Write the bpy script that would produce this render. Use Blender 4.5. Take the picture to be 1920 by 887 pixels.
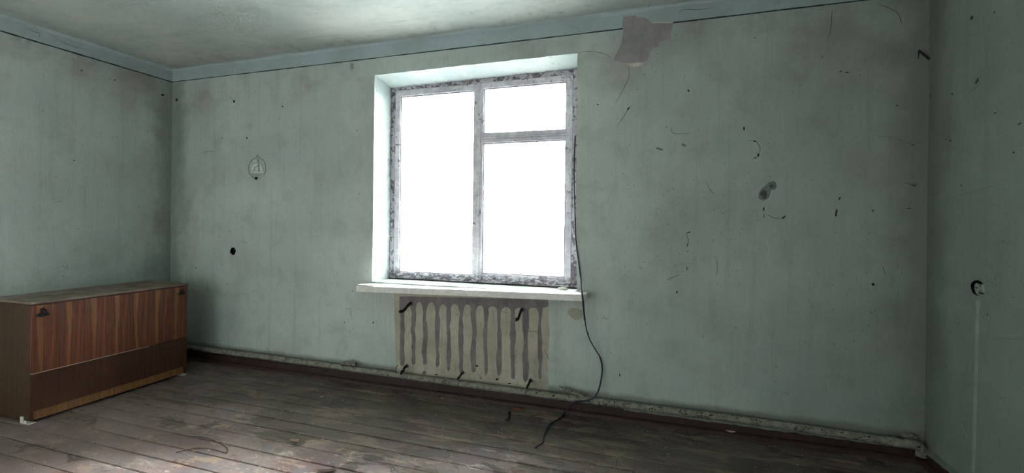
import bpy, bmesh, math, random
from mathutils import Vector, Matrix, noise as mnoise
from mathutils.geometry import tessellate_polygon

for o in list(bpy.data.objects): bpy.data.objects.remove(o)
scn = bpy.context.scene
COL = scn.collection
rnd = random.Random(7)

# ------------------------------------------------------------------ camera
FPX, SHY = 833.52, -24.118
YAW, PITCH, ROLL = -0.30797, -0.000546, 0.011458
CAM = Vector((4.2164, -2.93627, 1.24721))
RW_ = 5.610          # room width
ZC = 2.62            # ceiling height
YB = -4.1           # wall behind the camera
ZL = 2.507           # painted line
_f = Vector((math.sin(YAW)*math.cos(PITCH), math.cos(YAW)*math.cos(PITCH), math.sin(PITCH)))
_r0 = Vector((math.cos(YAW), -math.sin(YAW), 0)); _u0 = _r0.cross(_f)
_r = math.cos(ROLL)*_r0 + math.sin(ROLL)*_u0
_u = math.cos(ROLL)*_u0 - math.sin(ROLL)*_r0
cd = bpy.data.cameras.new('camera'); cam = bpy.data.objects.new('camera', cd); COL.objects.link(cam)
cd.sensor_width = 36; cd.sensor_fit = 'HORIZONTAL'; cd.lens = FPX*36/1920; cd.shift_y = SHY/1920
cd.clip_start = 0.05
m = Matrix.Identity(4)
for i in range(3):
    m[i][0] = _r[i]; m[i][1] = _u[i]; m[i][2] = -_f[i]; m[i][3] = CAM[i]
cam.matrix_world = m
scn.camera = cam

# ------------------------------------------------------------------ light
w = bpy.data.worlds.new('overcast_sky'); scn.world = w; w.use_nodes = True
wn = w.node_tree; wn.nodes.clear()
wo = wn.nodes.new('ShaderNodeOutputWorld'); bg = wn.nodes.new('ShaderNodeBackground')
tc = wn.nodes.new('ShaderNodeTexCoord'); sp = wn.nodes.new('ShaderNodeSeparateXYZ')
rp = wn.nodes.new('ShaderNodeValToRGB')
SKY_BASE, SKY_GLOW, SKY_EXP, GROUND = 8.0, 60.0, 5.0, 2.4
wn.links.new(tc.outputs['Generated'], sp.inputs[0]); wn.links.new(sp.outputs['Z'], rp.inputs[0])
rp.color_ramp.elements[0].position = 0.0; rp.color_ramp.elements[0].color = (0, 0, 0, 1)   # pale hazy ground below the horizon
rp.color_ramp.elements[1].position = 0.05; rp.color_ramp.elements[1].color = (1, 1, 1, 1)  # bright overcast sky above it
def wmath(op, a_, b_):
    x = wn.nodes.new('ShaderNodeMath'); x.operation = op
    for i_, q_ in enumerate((a_, b_)):
        if hasattr(q_, 'is_output'): wn.links.new(q_, x.inputs[i_])
        else: x.inputs[i_].default_value = q_
    return x.outputs[0]
# the sun stands behind the haze, off to the right of the window: one wide smooth glow around it
dt = wn.nodes.new('ShaderNodeVectorMath'); dt.operation = 'DOT_PRODUCT'
wn.links.new(tc.outputs['Generated'], dt.inputs[0]); dt.inputs[1].default_value = Vector((.70, .62, .36)).normalized()
glow = wmath('MULTIPLY', wmath('POWER', wmath('MAXIMUM', dt.outputs['Value'], 0.0), SKY_EXP), SKY_GLOW)
skyv = wmath('MULTIPLY', rp.outputs[0], wmath('ADD', glow, SKY_BASE-GROUND))
wn.links.new(wmath('ADD', skyv, GROUND), bg.inputs[1])
bg.inputs[0].default_value = (.96, .975, 1.0, 1)
scn.cycles.diffuse_bounces = 6
wn.links.new(bg.outputs[0], wo.inputs[0])
pl = bpy.data.lights.new('window_portal', 'AREA'); pl.shape = 'RECTANGLE'; pl.size = 1.62; pl.size_y = 1.66
pl.cycles.is_portal = True
po = bpy.data.objects.new('window_portal', pl); COL.objects.link(po)
po.location = (2.94, 0.33, 1.57); po.rotation_euler = (math.radians(-90), 0, 0)
vs = scn.view_settings
vs.view_transform = 'Standard'; vs.look = 'None'; vs.exposure = 3.0; vs.gamma = 1.0; vs.use_curve_mapping = False

# ------------------------------------------------------------------ helpers
def ray(px, py): return _f + _r*((px-960)/FPX) - _u*((py-443.5-SHY)/FPX)
def on(px, py, ax, v):
    d = ray(px, py); return CAM + d*((v-CAM[ax])/d[ax])
def BW(px, py, y=0.0): return on(px, py, 1, y)        # a photo point measured on the back wall plane
def RWp(px, py, x=RW_): return on(px, py, 0, x)       # ... on the right wall
def LW(px, py, x=0.0): return on(px, py, 0, x)        # ... on the left wall
def FL(px, py, z=0.0): return on(px, py, 2, z)        # ... on the floor

def props(o, label=None, cat=None, group=None, kind=None):
    if label: o['label'] = label
    if cat: o['category'] = cat
    if group: o['group'] = group
    if kind: o['kind'] = kind
    return o
def link(name, me, parent=None):
    o = bpy.data.objects.new(name, me); COL.objects.link(o)
    if parent: o.parent = parent
    return o
def empty(name, loc, label, cat, group=None):
    o = bpy.data.objects.new(name, None); COL.objects.link(o); o.location = loc; o.empty_display_size = .05
    return props(o, label, cat, group)
def build(name, verts, faces, mat, parent=None, smooth=False, off=(0, 0, 0)):
    me = bpy.data.meshes.new(name)
    off = Vector(off)
    me.from_pydata([tuple(Vector(v)-off) for v in verts], [], faces); me.validate(); me.update()
    me.materials.append(mat)
    if smooth: me.polygons.foreach_set('use_smooth', [True]*len(me.polygons))
    return link(name, me, parent)
def fixn(o):
    bm = bmesh.new(); bm.from_mesh(o.data); bmesh.ops.recalc_face_normals(bm, faces=bm.faces[:]); bm.to_mesh(o.data); bm.free(); return o
def origin_of(p):  # world location of a parent empty
    return p.location if (p is not None and p.type == 'EMPTY') else Vector((0, 0, 0))
class MB:
    """collects shapes for one mesh (world coordinates)"""
    def __init__(s): s.v = []; s.f = []
    def add(s, v, f):
        n = len(s.v); s.v += [Vector(q) for q in v]; s.f += [tuple(i+n for i in q) for q in f]; return s
    def box(s, x0, x1, y0, y1, z0, z1, jit=0):
        c = [(x, y, z) for x in (x0, x1) for y in (y0, y1) for z in (z0, z1)]
        if jit: c = [tuple(a+rnd.uniform(-jit, jit) for a in q) for q in c]
        return s.add(c, [(0, 1, 3, 2), (4, 6, 7, 5), (0, 4, 5, 1), (2, 3, 7, 6), (0, 2, 6, 4), (1, 5, 7, 3)])
    def tube(s, pts, rad, n=10, caps=True, flat=1.0):
        pts = [Vector(p) for p in pts]; k = len(pts)
        rad = rad if isinstance(rad, (list, tuple)) else [rad]*k
        ref = Vector((0.013, 0.021, 1)).normalized(); rings = []
        prev = None
        for i, p in enumerate(pts):
            t = (pts[min(i+1, k-1)]-pts[max(i-1, 0)]).normalized()
            a = prev if prev is not None else (ref if abs(t.dot(ref)) < .93 else Vector((1, 0.02, 0.01)).normalized())
            a = (a - t*a.dot(t)).normalized(); b = t.cross(a); prev = a
            rings.append([p + rad[i]*(math.cos(2*math.pi*j/n)*a + flat*math.sin(2*math.pi*j/n)*b) for j in range(n)])
        v = [q for r_ in rings for q in r_]
        f = [(i*n+j, i*n+(j+1) % n, (i+1)*n+(j+1) % n, (i+1)*n+j) for i in range(k-1) for j in range(n)]
        if caps: f += [tuple(range(n))[::-1], tuple((k-1)*n+j for j in range(n))]
        return s.add(v, f)
    def slab(s, poly, depth):
        """polygon (3D points) extruded by the vector depth"""
        poly = [Vector(p) for p in poly]; n = len(poly); d = Vector(depth)
        tris = tessellate_polygon([poly])
        v = poly + [p+d for p in poly]
        f = [tuple(t) for t in tris] + [tuple(n+i for i in t[::-1]) for t in tris]
        f += [(i, (i+1) % n, n+(i+1) % n, n+i) for i in range(n)]
        return s.add(v, f)
    def obj(s, name, mat, parent=None, smooth=False, bevel=0, seg=2, nofix=False):
        o = build(name, s.v, s.f, mat, parent, smooth, origin_of(parent))
        if not nofix: fixn(o)
        if bevel:
            b = o.modifiers.new('bevel', 'BEVEL'); b.width = bevel; b.segments = seg; b.limit_method = 'ANGLE'; b.angle_limit = .6
        return o
def spline(pts, sub=6):
    pts = [Vector(p) for p in pts]; out = []
    P = [pts[0]*2-pts[1]] + pts + [pts[-1]*2-pts[-2]]
    for i in range(1, len(P)-2):
        for k in range(sub):
            t = k/sub; a, b, c, d = P[i-1], P[i], P[i+1], P[i+2]
            out.append(0.5*((2*b)+(c-a)*t+(2*a-5*b+4*c-d)*t*t+(3*b-a-3*c+d)*t**3))
    out.append(pts[-1]); return out

# ------------------------------------------------------------------ node helpers
class NT:
    def __init__(s, name, rough=.8, spec=.3):
        s.m = bpy.data.materials.new(name); s.m.use_nodes = True; s.t = s.m.node_tree
        s.b = s.t.nodes['Principled BSDF']; s.b.inputs['Roughness'].default_value = rough
        s.b.inputs['Specular IOR Level'].default_value = spec
        s.tc = s.t.nodes.new('ShaderNodeTexCoord'); s.geo = s.t.nodes.new('ShaderNodeNewGeometry')
        s.pos = s.geo.outputs['Position']; s.ob = s.tc.outputs['Object']
    def n(s, typ, **kw):
        x = s.t.nodes.new(typ)
        for k, v in kw.items(): setattr(x, k, v)
        return x
    def l(s, a, b):
        if hasattr(a, 'is_output'): s.t.links.new(a, b)
        else: b.default_value = a
    def math(s, op, a, b=0.0, c=None, clamp=False):
        x = s.n('ShaderNodeMath', operation=op, use_clamp=clamp); s.l(a, x.inputs[0]); s.l(b, x.inputs[1])
        if c is not None: s.l(c, x.inputs[2])
        return x.outputs[0]
    def xyz(s, v):
        x = s.n('ShaderNodeSeparateXYZ'); s.l(v, x.inputs[0]); return x.outputs
    def comb(s, x, y, z):
        c = s.n('ShaderNodeCombineXYZ'); s.l(x, c.inputs[0]); s.l(y, c.inputs[1]); s.l(z, c.inputs[2]); return c.outputs[0]
    def scale(s, v, sc, loc=(0, 0, 0)):
        x = s.n('ShaderNodeMapping'); s.l(v, x.inputs[0]); x.inputs['Scale'].default_value = sc; x.inputs['Location'].default_value = loc; return x.outputs[0]
    def noise(s, v, sc, det=4, rough=.55, dist=0):
        x = s.n('ShaderNodeTexNoise'); s.l(v, x.inputs['Vector']); x.inputs['Scale'].default_value = sc
        x.inputs['Detail'].default_value = det; x.inputs['Roughness'].default_value = rough; x.inputs['Distortion'].default_value = dist
        return x.outputs['Fac']
    def ss(s, v, a, b):
        x = s.n('ShaderNodeMapRange', interpolation_type='SMOOTHSTEP'); s.l(v, x.inputs[0])
        x.inputs[1].default_value = a; x.inputs[2].default_value = b; return x.outputs[0]
    def rng(s, v, a, b, c, d):
        x = s.n('ShaderNodeMapRange'); s.l(v, x.inputs[0])
        for i, q in enumerate((a, b, c, d)): x.inputs[i+1].default_value = q
        return x.outputs[0]
    def mix(s, f, a, b, mode='MIX'):
        x = s.n('ShaderNodeMix', data_type='RGBA', blend_type=mode)
        s.l(f, x.inputs[0])
        for q, i in ((a, 6), (b, 7)):
            if hasattr(q, 'is_output'): s.l(q, x.inputs[i])
            else: x.inputs[i].default_value = tuple(q)+(1,) if len(q) == 3 else q
        return x.outputs[2]
    def mul(s, a, b): return s.math('MULTIPLY', a, b)
    def bump(s, h, dist=.002, strength=1.0):
        x = s.n('ShaderNodeBump'); x.inputs['Distance'].default_value = dist; x.inputs['Strength'].default_value = strength
        s.l(h, x.inputs['Height']); s.l(x.outputs[0], s.b.inputs['Normal'])
    def done(s, col, rough=None):
        s.l(col, s.b.inputs['Base Color'])
        if rough is not None: s.l(rough, s.b.inputs['Roughness'])
        return s.m
def H(h):
    c = [int(h[i:i+2], 16)/255 for i in (0, 2, 4)]
    return tuple(x/12.92 if x <= .04045 else ((x+.055)/1.055)**2.4 for x in c)

# ------------------------------------------------------------------ materials
def wall_material(name, band=True, tint=(1, 1, 1)):
    t = NT(name, .82, .25)
    X = t.xyz(t.pos)
    big = t.noise(t.pos, .9, 5, .6)
    med = t.noise(t.pos, 4.5, 8, .65, .3)
    c = t.mix(t.ss(big, .35, .65), H('a6b1ad'), H('b6c0bb'))
    c = t.mix(t.mul(t.ss(med, .48, .72), .45), c, H('8f9690'))
    stre = t.noise(t.scale(t.pos, (16, 16, .9)), 1.0, 5, .6)
    c = t.mix(t.mul(t.ss(stre, .5, .75), .30), c, H('878f89'))
    stre2 = t.noise(t.scale(t.pos, (45, 45, 3)), 1.0, 3, .6)
    c = t.mix(t.mul(t.ss(stre2, .52, .7), .16), c, H('c3c8c0'))
    # pinkish dirt, denser in the last half metre under the ceiling and in patches lower down
    d1 = t.noise(t.scale(t.pos, (1, 1, 1), (3.1, 1.7, .4)), 1.6, 9, .62)
    top = t.ss(X['Z'], 2.0, 2.55)
    dirt = t.mul(t.ss(d1, .48, .68), t.math('ADD', t.mul(top, .5), .22))
    c = t.mix(dirt, c, H('8c847e'))
    # damp, grey-green mould up the corners
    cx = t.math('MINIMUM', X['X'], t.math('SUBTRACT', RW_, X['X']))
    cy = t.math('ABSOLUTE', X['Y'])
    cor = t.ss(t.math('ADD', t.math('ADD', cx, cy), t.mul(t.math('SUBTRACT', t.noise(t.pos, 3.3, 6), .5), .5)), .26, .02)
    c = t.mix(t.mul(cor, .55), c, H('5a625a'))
    # soot the heating pipe has left on the plaster above it
    so_ = t.mul(t.ss(t.math('ADD', X['Z'], t.mul(t.math('SUBTRACT', t.noise(t.pos, 6, 5), .5), .05)), .172, .135), t.ss(X['Y'], -.02, -.01))
    c = t.mix(t.mul(so_, .6), c, H('55544c'))
    # darker toward the right: light falloff painted in, along with blotchy grime
    shade_gr_ = t.ss(t.math('ADD', X['X'], t.mul(t.math('SUBTRACT', t.noise(t.pos, 1.1, 6, .6), .5), 2.2)), 3.9, 5.3)
    c = t.mix(t.mul(shade_gr_, .42), c, H('6a7169'))
    # soft dark blots
    v = t.n('ShaderNodeTexVoronoi'); t.l(t.scale(t.pos, (1, 1, 1)), v.inputs['Vector']); v.inputs['Scale'].default_value = 5.2
    blot = t.mul(t.ss(t.math('ADD', v.outputs['Distance'], t.mul(t.noise(t.pos, 22, 4), .10)), .17, .08), t.ss(t.noise(t.pos, 1.3, 2), .5, .62))
    c = t.mix(t.mul(blot, .30), c, H('59625a'))
    # pepper specks
    sp_ = t.ss(t.noise(t.pos, 85, 2, .5), .74, .78)
    c = t.mix(t.mul(sp_, .55), c, H('4c544c'))
    fg = t.noise(t.scale(t.pos, (120, 120, 34)), 1, 4, .7)
    c = t.mix(t.mul(t.ss(fg, .5, .72), .22), c, H('6f776f'))
    if band:
        bd = t.ss(X['Z'], ZL-.001, ZL+.001)
        bc = t.mix(t.ss(t.noise(t.pos, 2.2, 7, .65), .38, .66), H('a6b6ba'), H('9ba8aa'))
        bc = t.mix(t.mul(t.ss(t.noise(t.scale(t.pos, (1, 1, 2)), 6, 8, .7), .55, .72), .4), bc, H('6f7773'))
        c = t.mix(bd, c, bc)
    g = t.noise(t.pos, 160, 2, .5); g2 = t.noise(t.pos, 9, 5, .5)
    weave = t.noise(t.scale(t.pos, (300, 300, 40)), 1, 1, .5)
    t.bump(t.math('ADD', t.math('ADD', t.mul(g, .22), t.mul(weave, .14)), t.mul(g2, .9)), .004, .7)
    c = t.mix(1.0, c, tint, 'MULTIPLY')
    return t.done(c)
M = {}
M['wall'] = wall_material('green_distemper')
M['wall_right_shaded'] = wall_material('shaded_green_distemper', True, (.74, .76, .72))   # same green coat, with the right wall's dimmer light multiplied into its colour
def simple(name, col, rough=.7, spec=.3, var=.15, sc=20, bump=0, metal=0):
    t = NT(name, rough, spec); n = t.noise(t.ob, sc, 5, .6)
    c = t.mix(t.ss(n, .3, .7), tuple(x*(1-var) for x in col), tuple(min(1, x*(1+var)) for x in col))
    if bump: t.bump(n, bump)
    t.b.inputs['Metallic'].default_value = metal
    return t.done(c)

M['farwall'] = simple('pale_bounce_wall', H('c9ccc6'), .85, .2)  # unseen wall behind the camera, kept pale to bounce light back
def reveal_mat():
    t = NT('reveal_limewash', .75, .25); X = t.xyz(t.pos)
    c = t.mix(t.ss(t.noise(t.pos, 5, 6), .35, .65), H('adbbb8'), H('bbc5c0'))
    c = t.mix(t.mul(t.ss(t.noise(t.pos, 14, 8, .7), .56, .7), .5), c, H('8f9792'))
    # ragged darker margin next to the frame
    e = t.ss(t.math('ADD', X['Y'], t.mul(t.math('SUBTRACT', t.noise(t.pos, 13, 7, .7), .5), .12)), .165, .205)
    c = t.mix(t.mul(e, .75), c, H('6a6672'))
    t.bump(t.noise(t.pos, 30, 5), .003)
    return t.done(c)
M['reveal'] = reveal_mat()

def ceiling_mat():
    t = NT('ceiling_limewash', .85, .2); X = t.xyz(t.pos)
    c = t.mix(t.ss(t.noise(t.pos, 1.1, 5, .6), .35, .65), H('a3aeaa'), H('bac1b8'))
    c = t.mix(t.mul(t.ss(t.noise(t.scale(t.pos, (1, 2.2, 1)), 3.2, 9, .68), .48, .68), .35), c, H('8a918c'))
    c = t.mix(t.mul(t.ss(t.noise(t.scale(t.pos, (2.2, 9, 1)), 2.6, 8, .7), .56, .68), .4), c, H('9a9686'))
    # brown grime band a hand's width from the cornice, and cooler wash along it
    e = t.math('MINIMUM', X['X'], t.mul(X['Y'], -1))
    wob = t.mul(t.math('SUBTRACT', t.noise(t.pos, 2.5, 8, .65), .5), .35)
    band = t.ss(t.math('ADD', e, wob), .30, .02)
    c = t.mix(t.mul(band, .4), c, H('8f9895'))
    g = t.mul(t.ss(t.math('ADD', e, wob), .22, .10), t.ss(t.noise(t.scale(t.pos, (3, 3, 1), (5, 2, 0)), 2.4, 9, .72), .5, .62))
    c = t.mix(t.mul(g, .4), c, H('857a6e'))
    c = t.mix(t.mul(t.ss(t.noise(t.pos, 60, 2), .74, .78), .5), c, H('5f6058'))
    t.bump(t.math('ADD', t.noise(t.pos, 7, 6, .6), t.mul(t.noise(t.pos, 120, 2), .08)), .006, .8)
    return t.done(c)
M['ceiling'] = ceiling_mat()

def floor_mat():
    t = NT('worn_painted_boards', .5, .45)
    X = t.xyz(t.pos)
    oi = t.n('ShaderNodeObjectInfo').outputs['Random']
    off = t.comb(t.mul(oi, 13.0), t.mul(oi, 7.0), 0.0)
    va = t.n('ShaderNodeVectorMath', operation='ADD'); t.l(t.pos, va.inputs[0]); t.l(off, va.inputs[1])
    lp = va.outputs[0]
    # bare grey-brown boards
    grain = t.noise(t.scale(lp, (2.5, 60, 60)), 1.6, 6, .65, .6)
    wood = t.mix(t.ss(grain, .35, .68), H('43382f'), H('70645a'))
    wood = t.mix(t.mul(t.ss(t.noise(t.scale(t.pos, (1.5, 5, 1)), 1.6, 8, .65), .50, .60), .8), wood, H('8c7d6a'))
    wood = t.mix(t.mul(oi, .45), wood, H('4d453c'))
    # remaining mauve-brown paint, thick toward the middle of the room
    big = t.noise(t.pos, .8, 3, .5)
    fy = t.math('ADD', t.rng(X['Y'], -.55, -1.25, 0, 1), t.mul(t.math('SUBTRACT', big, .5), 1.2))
    pn = t.noise(t.scale(t.pos, (1.0, 2.0, 1)), 3.4, 9, .66, .4)
    paint = t.ss(t.math('ADD', pn, t.mul(fy, .16)), .52, .56)
    pc = t.mix(t.ss(t.noise(t.pos, 2.4, 9, .7), .38, .62), H('745f5c'), H('96857f'))
    pc = t.mix(t.mul(t.ss(t.noise(t.scale(t.pos, (1, 1, 1), (4, 9, 0)), 6.5, 10, .75), .50, .58), .75), pc, H('716f72'))
    pc = t.mix(t.mul(t.ss(t.noise(t.scale(t.pos, (1, 2.2, 1), (1, 3, 0)), 4.2, 11, .74), .56, .585), .85), pc, H('a8917a'))
    pc = t.mix(t.mul(t.ss(t.noise(t.scale(t.pos, (1, 2.6, 1), (9, 1, 0)), 5.0, 11, .76), .575, .595), .8), pc, H('c0b3a2'))
    pc = t.mix(t.mul(t.ss(t.noise(t.scale(t.pos, (1, 1.6, 1), (7, 3, 0)), 2.8, 9, .72), .60, .63), .8), pc, H('6b3b34'))
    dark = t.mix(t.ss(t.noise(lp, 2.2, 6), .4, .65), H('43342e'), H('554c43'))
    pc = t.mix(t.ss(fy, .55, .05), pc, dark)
    c = t.mix(paint, wood, pc)
    c = t.mix(t.mul(t.ss(t.math('ADD', X['X'], t.mul(big, 1.6)), 3.0, 1.9), t.mul(paint, t.rng(t.noise(t.pos, 2.1, 6, .65), .35, .65, .95, .55))), c, t.mix(t.ss(t.noise(t.pos, 9, 8, .75), .35, .65), H('6d5c59'), H('82716c')))
    # pale filler worn along the seams
    ys = t.math('FRACT', t.math('DIVIDE', t.math('ADD', X['Y'], 10.003), .1135))
    sm = t.math('MINIMUM', ys, t.math('SUBTRACT', 1.0, ys))
    f = t.mul(t.ss(t.math('ADD', sm, t.mul(t.noise(t.scale(t.pos, (3, 10, 1)), 5, 9, .75), .5)), .27, .20), t.ss(t.noise(t.scale(t.pos, (1, 3, 1), (3, 8, 1)), 2.3, 7, .65), .50, .60))
    c = t.mix(t.mul(f, .8), c, H('b0a593'))
    c = t.mix(t.mul(t.ss(t.noise(t.pos, 70, 3), .70, .74), .6), c, H('2c2622'))
    c = t.mix(t.ss(t.noise(t.scale(t.pos, (1, 1.5, 1), (2, 2, 2)), 55, 3), .745, .76), c, H('c5beb2'))
    # dust film
    c = t.mix(t.mul(t.ss(t.noise(t.pos, 1.2, 5), .3, .7), .22), c, H('7d766e'))
    t.bump(t.math('ADD', t.mul(paint, .6), t.math('ADD', t.mul(grain, .35), t.noise(t.pos, 14, 6, .65))), .0035, .9)
    return t.done(c, t.rng(t.noise(t.pos, 3, 5), .3, .7, .38, .62))
M['floor'] = floor_mat()
M['subfloor'] = simple('dark_gap', H('17130f'), .95, .1)

def peel(name, paint, wood, thr, rough=.65, sc=9, stretch=(1, 1, 1), soft=.03, foot=False):
    t = NT(name, rough, .35)
    n = t.noise(t.scale(t.pos, stretch), sc, 10, .68, .5)
    if sc > 22: n = t.math('MULTIPLY_ADD', t.noise(t.scale(t.pos, stretch), 75, 4, .6), .55, t.mul(n, .5))
    k = t.ss(n, thr, thr+soft)
    fine = t.ss(t.noise(t.pos, 60, 5, .7), .58, .64)
    k = t.math('MAXIMUM', k, t.mul(fine, t.ss(n, thr-.10, thr)))
    p = t.mix(t.ss(t.noise(t.pos, 16, 6, .7), .35, .68), paint[0], paint[1])
    wd = t.mix(t.ss(t.noise(t.scale(t.pos, (30, 30, 30)), 2, 5), .35, .65), wood[0], wood[1])
    if foot:   # wood bared by standing water along the lowest rail
        Z_ = t.xyz(t.pos)['Z']
        k2 = t.mul(t.ss(t.math('ADD', Z_, t.mul(t.noise(t.pos, 7, 5), .06)), .93, .85), t.ss(t.noise(t.scale(t.pos, (1, 1, 2.2)), 19, 9, .72), .47, .50))
        k = t.math('MAXIMUM', k, k2)
    t.bump(t.math('ADD', t.mul(k, -1.0), t.mul(t.noise(t.pos, 40, 4), .4)), .0015)
    return t.done(t.mix(k, p, wd))
M['frame'] = peel('peeling_box_frame', (H('a9a6b0'), H('c4c2c4')), (H('544c56'), H('7d747c')), .50, sc=16, soft=.05, foot=True)
M['sash'] = peel('flaking_white_sash', (H('b3b1ba'), H('d2d1d3')), (H('57505a'), H('8a8288')), .61, sc=17, foot=True)
M['sill'] = peel('white_sill_paint', (H('cfcfcb'), H('e6e4df')), (H('8d877f'), H('a49c92')), .66, sc=7)
M['pipe'] = peel('chipped_pipe_paint', (H('6f7168'), H('969385')), (H('1f1814'), H('47372d')), .585, sc=24, stretch=(1, 1.6, 1.6), soft=.012)
M['rust'] = simple('rusty_black_iron', H('1c1718'), .75, .4, .4, 60, .001)
M['wire'] = simple('dark_blue_wire', H('1b2233'), .45, .5, .2)
M['chip'] = simple('chip_dark', H('34312d'), .95, .1, .3, 80)
M['hairline'] = simple('hairline_crack', H('5d635d'), .95, .1)
M['rchip'] = simple('olive_chip', H('3f4540'), .95, .1)
M['crack'] = simple('dark_crack_line', H('353a35'), .95, .1)  # dark colour of cracks and nicks
M['redboard'] = peel('oxblood_skirting', (H('33241f'), H('3f2c28')), (H('231c1a'), H('5a4a44')), .64, .55, 10, (1, 3, 3))
M['hole'] = simple('matte_black', H('0b0a0a'), .9, .2, .3, 90, .003)  # plain black for pipe bores, socket holes and the plaque diamond
M['putty'] = simple('grey_putty', H('8e8c92'), .85, .2)
def bare(name, a, b, spot, sc=6):
    t = NT(name, .9, .15)
    c = t.mix(t.ss(t.noise(t.pos, sc, 7, .65), .35, .65), a, b)
    c = t.mix(t.mul(t.ss(t.noise(t.pos, 26, 6, .7), .60, .68), .6), c, spot)
    c = t.mix(t.mul(t.ss(t.noise(t.scale(t.pos, (22, 22, 2)), 1, 4), .52, .7), .3), c, spot)
    t.bump(t.noise(t.pos, 55, 5), .002)
    return t.done(c)
M['bare'] = bare('bare_mauve_plaster', H('8b8788'), H('9c9799'), H('7d797b'))
M['tan'] = bare('old_cream_limewash', H('a09a8c'), H('b4afa1'), H('7b7468'), 5)
M['cement'] = bare('bare_grey_cement', H('6f6a6c'), H('827c7d'), H('544e4f'), 9)
M['gouge'] = bare('dug_grey_plaster', H('6c726e'), H('7a807b'), H('555a56'), 14)
M['lime'] = bare('lime_edge', H('b5b4a6'), H('c8c6b8'), H('93958a'), 14)
M['chase'] = bare('filled_cable_chase', H('8d968d'), H('99a198'), H('7d867d'), 8)
M['line'] = simple('painted_dark_line', H('2f3c3c'), .8, .2)
M['flake'] = simple('paint_flake', H('bdb8ae'), .8, .2, .2)
M['plaque'] = simple('grey_painted_relief', H('9aa29c'), .6, .4, .15, 60)
M['plaque_rim'] = simple('pale_relief_edge', H('c6cbc3'), .6, .4, .12, 60)

def glass_mat():
    m_ = bpy.data.materials.new('window_glass'); m_.use_nodes = True; t = m_.node_tree; t.nodes.clear()
    o = t.nodes.new('ShaderNodeOutputMaterial'); mx = t.nodes.new('ShaderNodeMixShader')
    a = t.nodes.new('ShaderNodeBsdfTransparent'); b = t.nodes.new('ShaderNodeBsdfGlossy'); fr = t.nodes.new('ShaderNodeFresnel')
    a.inputs[0].default_value = (.93, .95, .95, 1); b.inputs['Roughness'].default_value = .03; fr.inputs[0].default_value = 1.45
    t.links.new(fr.outputs[0], mx.inputs[0]); t.links.new(a.outputs[0], mx.inputs[1]); t.links.new(b.outputs[0], mx.inputs[2]); t.links.new(mx.outputs[0], o.inputs[0])
    return m_
M['glass'] = glass_mat()

def veneer(name, dark, light, streak=None, rough=.42, y0=-1.262):
    t = NT(name, rough, .45); X = t.xyz(t.pos)
    gr = t.noise(t.scale(t.pos, (70, 70, 1.6)), 1.6, 6, .6, .8)
    fi = t.noise(t.scale(t.pos, (300, 300, 8)), 1, 3)
    c = t.mix(t.ss(gr, .35, .66), dark, light)
    c = t.mix(t.mul(t.ss(fi, .5, .7), .35), c, tuple(x*.45 for x in dark))
    if streak:
        bend = t.mul(t.math('SUBTRACT', t.noise(t.scale(t.pos, (5, 5, 1.5)), 1.3, 3), .5), .07)
        u = t.math('DIVIDE', t.math('ADD', t.math('SUBTRACT', X['Y'], y0-.019), bend), .1345)
        fr = t.math('FRACT', u)
        d = t.math('ABSOLUTE', t.math('SUBTRACT', fr, .46))
        wd = t.rng(X['Z'], .31, .70, .035, .11)
        e = t.math('SUBTRACT', d, wd)
        k = t.ss(e, .06, -.05)
        k = t.mul(k, t.rng(gr, .3, .7, .45, .95))
        c = t.mix(k, c, streak)
        # second, fainter figure between the streaks
        g2 = t.ss(t.math('ABSOLUTE', t.math('SUBTRACT', fr, t.rng(X['Z'], .31, .70, .80, .93))), .09, .0)
        c = t.mix(t.mul(g2, .35), c, tuple(x*1.9 for x in light))
    t.bump(gr, .0006)
    return t.done(c)
M['flap'] = veneer('striped_walnut_veneer', H('4c2516'), H('6c3b25'), H('8d623c'))
M['lower'] = veneer('dark_walnut_veneer', H('382013'), H('46291a'))
M['side'] = veneer('brown_side_veneer', H('3a2817'), H('48321f'), rough=.5)
M['plinth'] = veneer('pale_oak_plinth', H('6e4d2c'), H('8a6440'))
def top_mat():
    t = NT('dusty_varnished_top', .38, .5)
    c = t.mix(t.ss(t.noise(t.scale(t.pos, (40, 2, 1)), 1.6, 6), .35, .65), H('5f4a3d'), H('79675a'))
    c = t.mix(t.mul(t.ss(t.noise(t.pos, 7, 7, .7), .4, .65), .6), c, H('87796d'))
    return t.done(c, t.rng(t.noise(t.pos, 9, 5), .3, .7, .3, .6))
M['top'] = top_mat()
M['plastic'] = simple('white_plastic', H('c9c5bc'), .5, .5, .08)
M['edge'] = simple('pale_edge_strip', H('c4b6a2'), .5, .4, .1)
M['twig'] = simple('olive_wire', H('4c4534'), .7, .3)
M['brickred'] = simple('brick_crumb', H('6d4238'), .9, .2)

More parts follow.
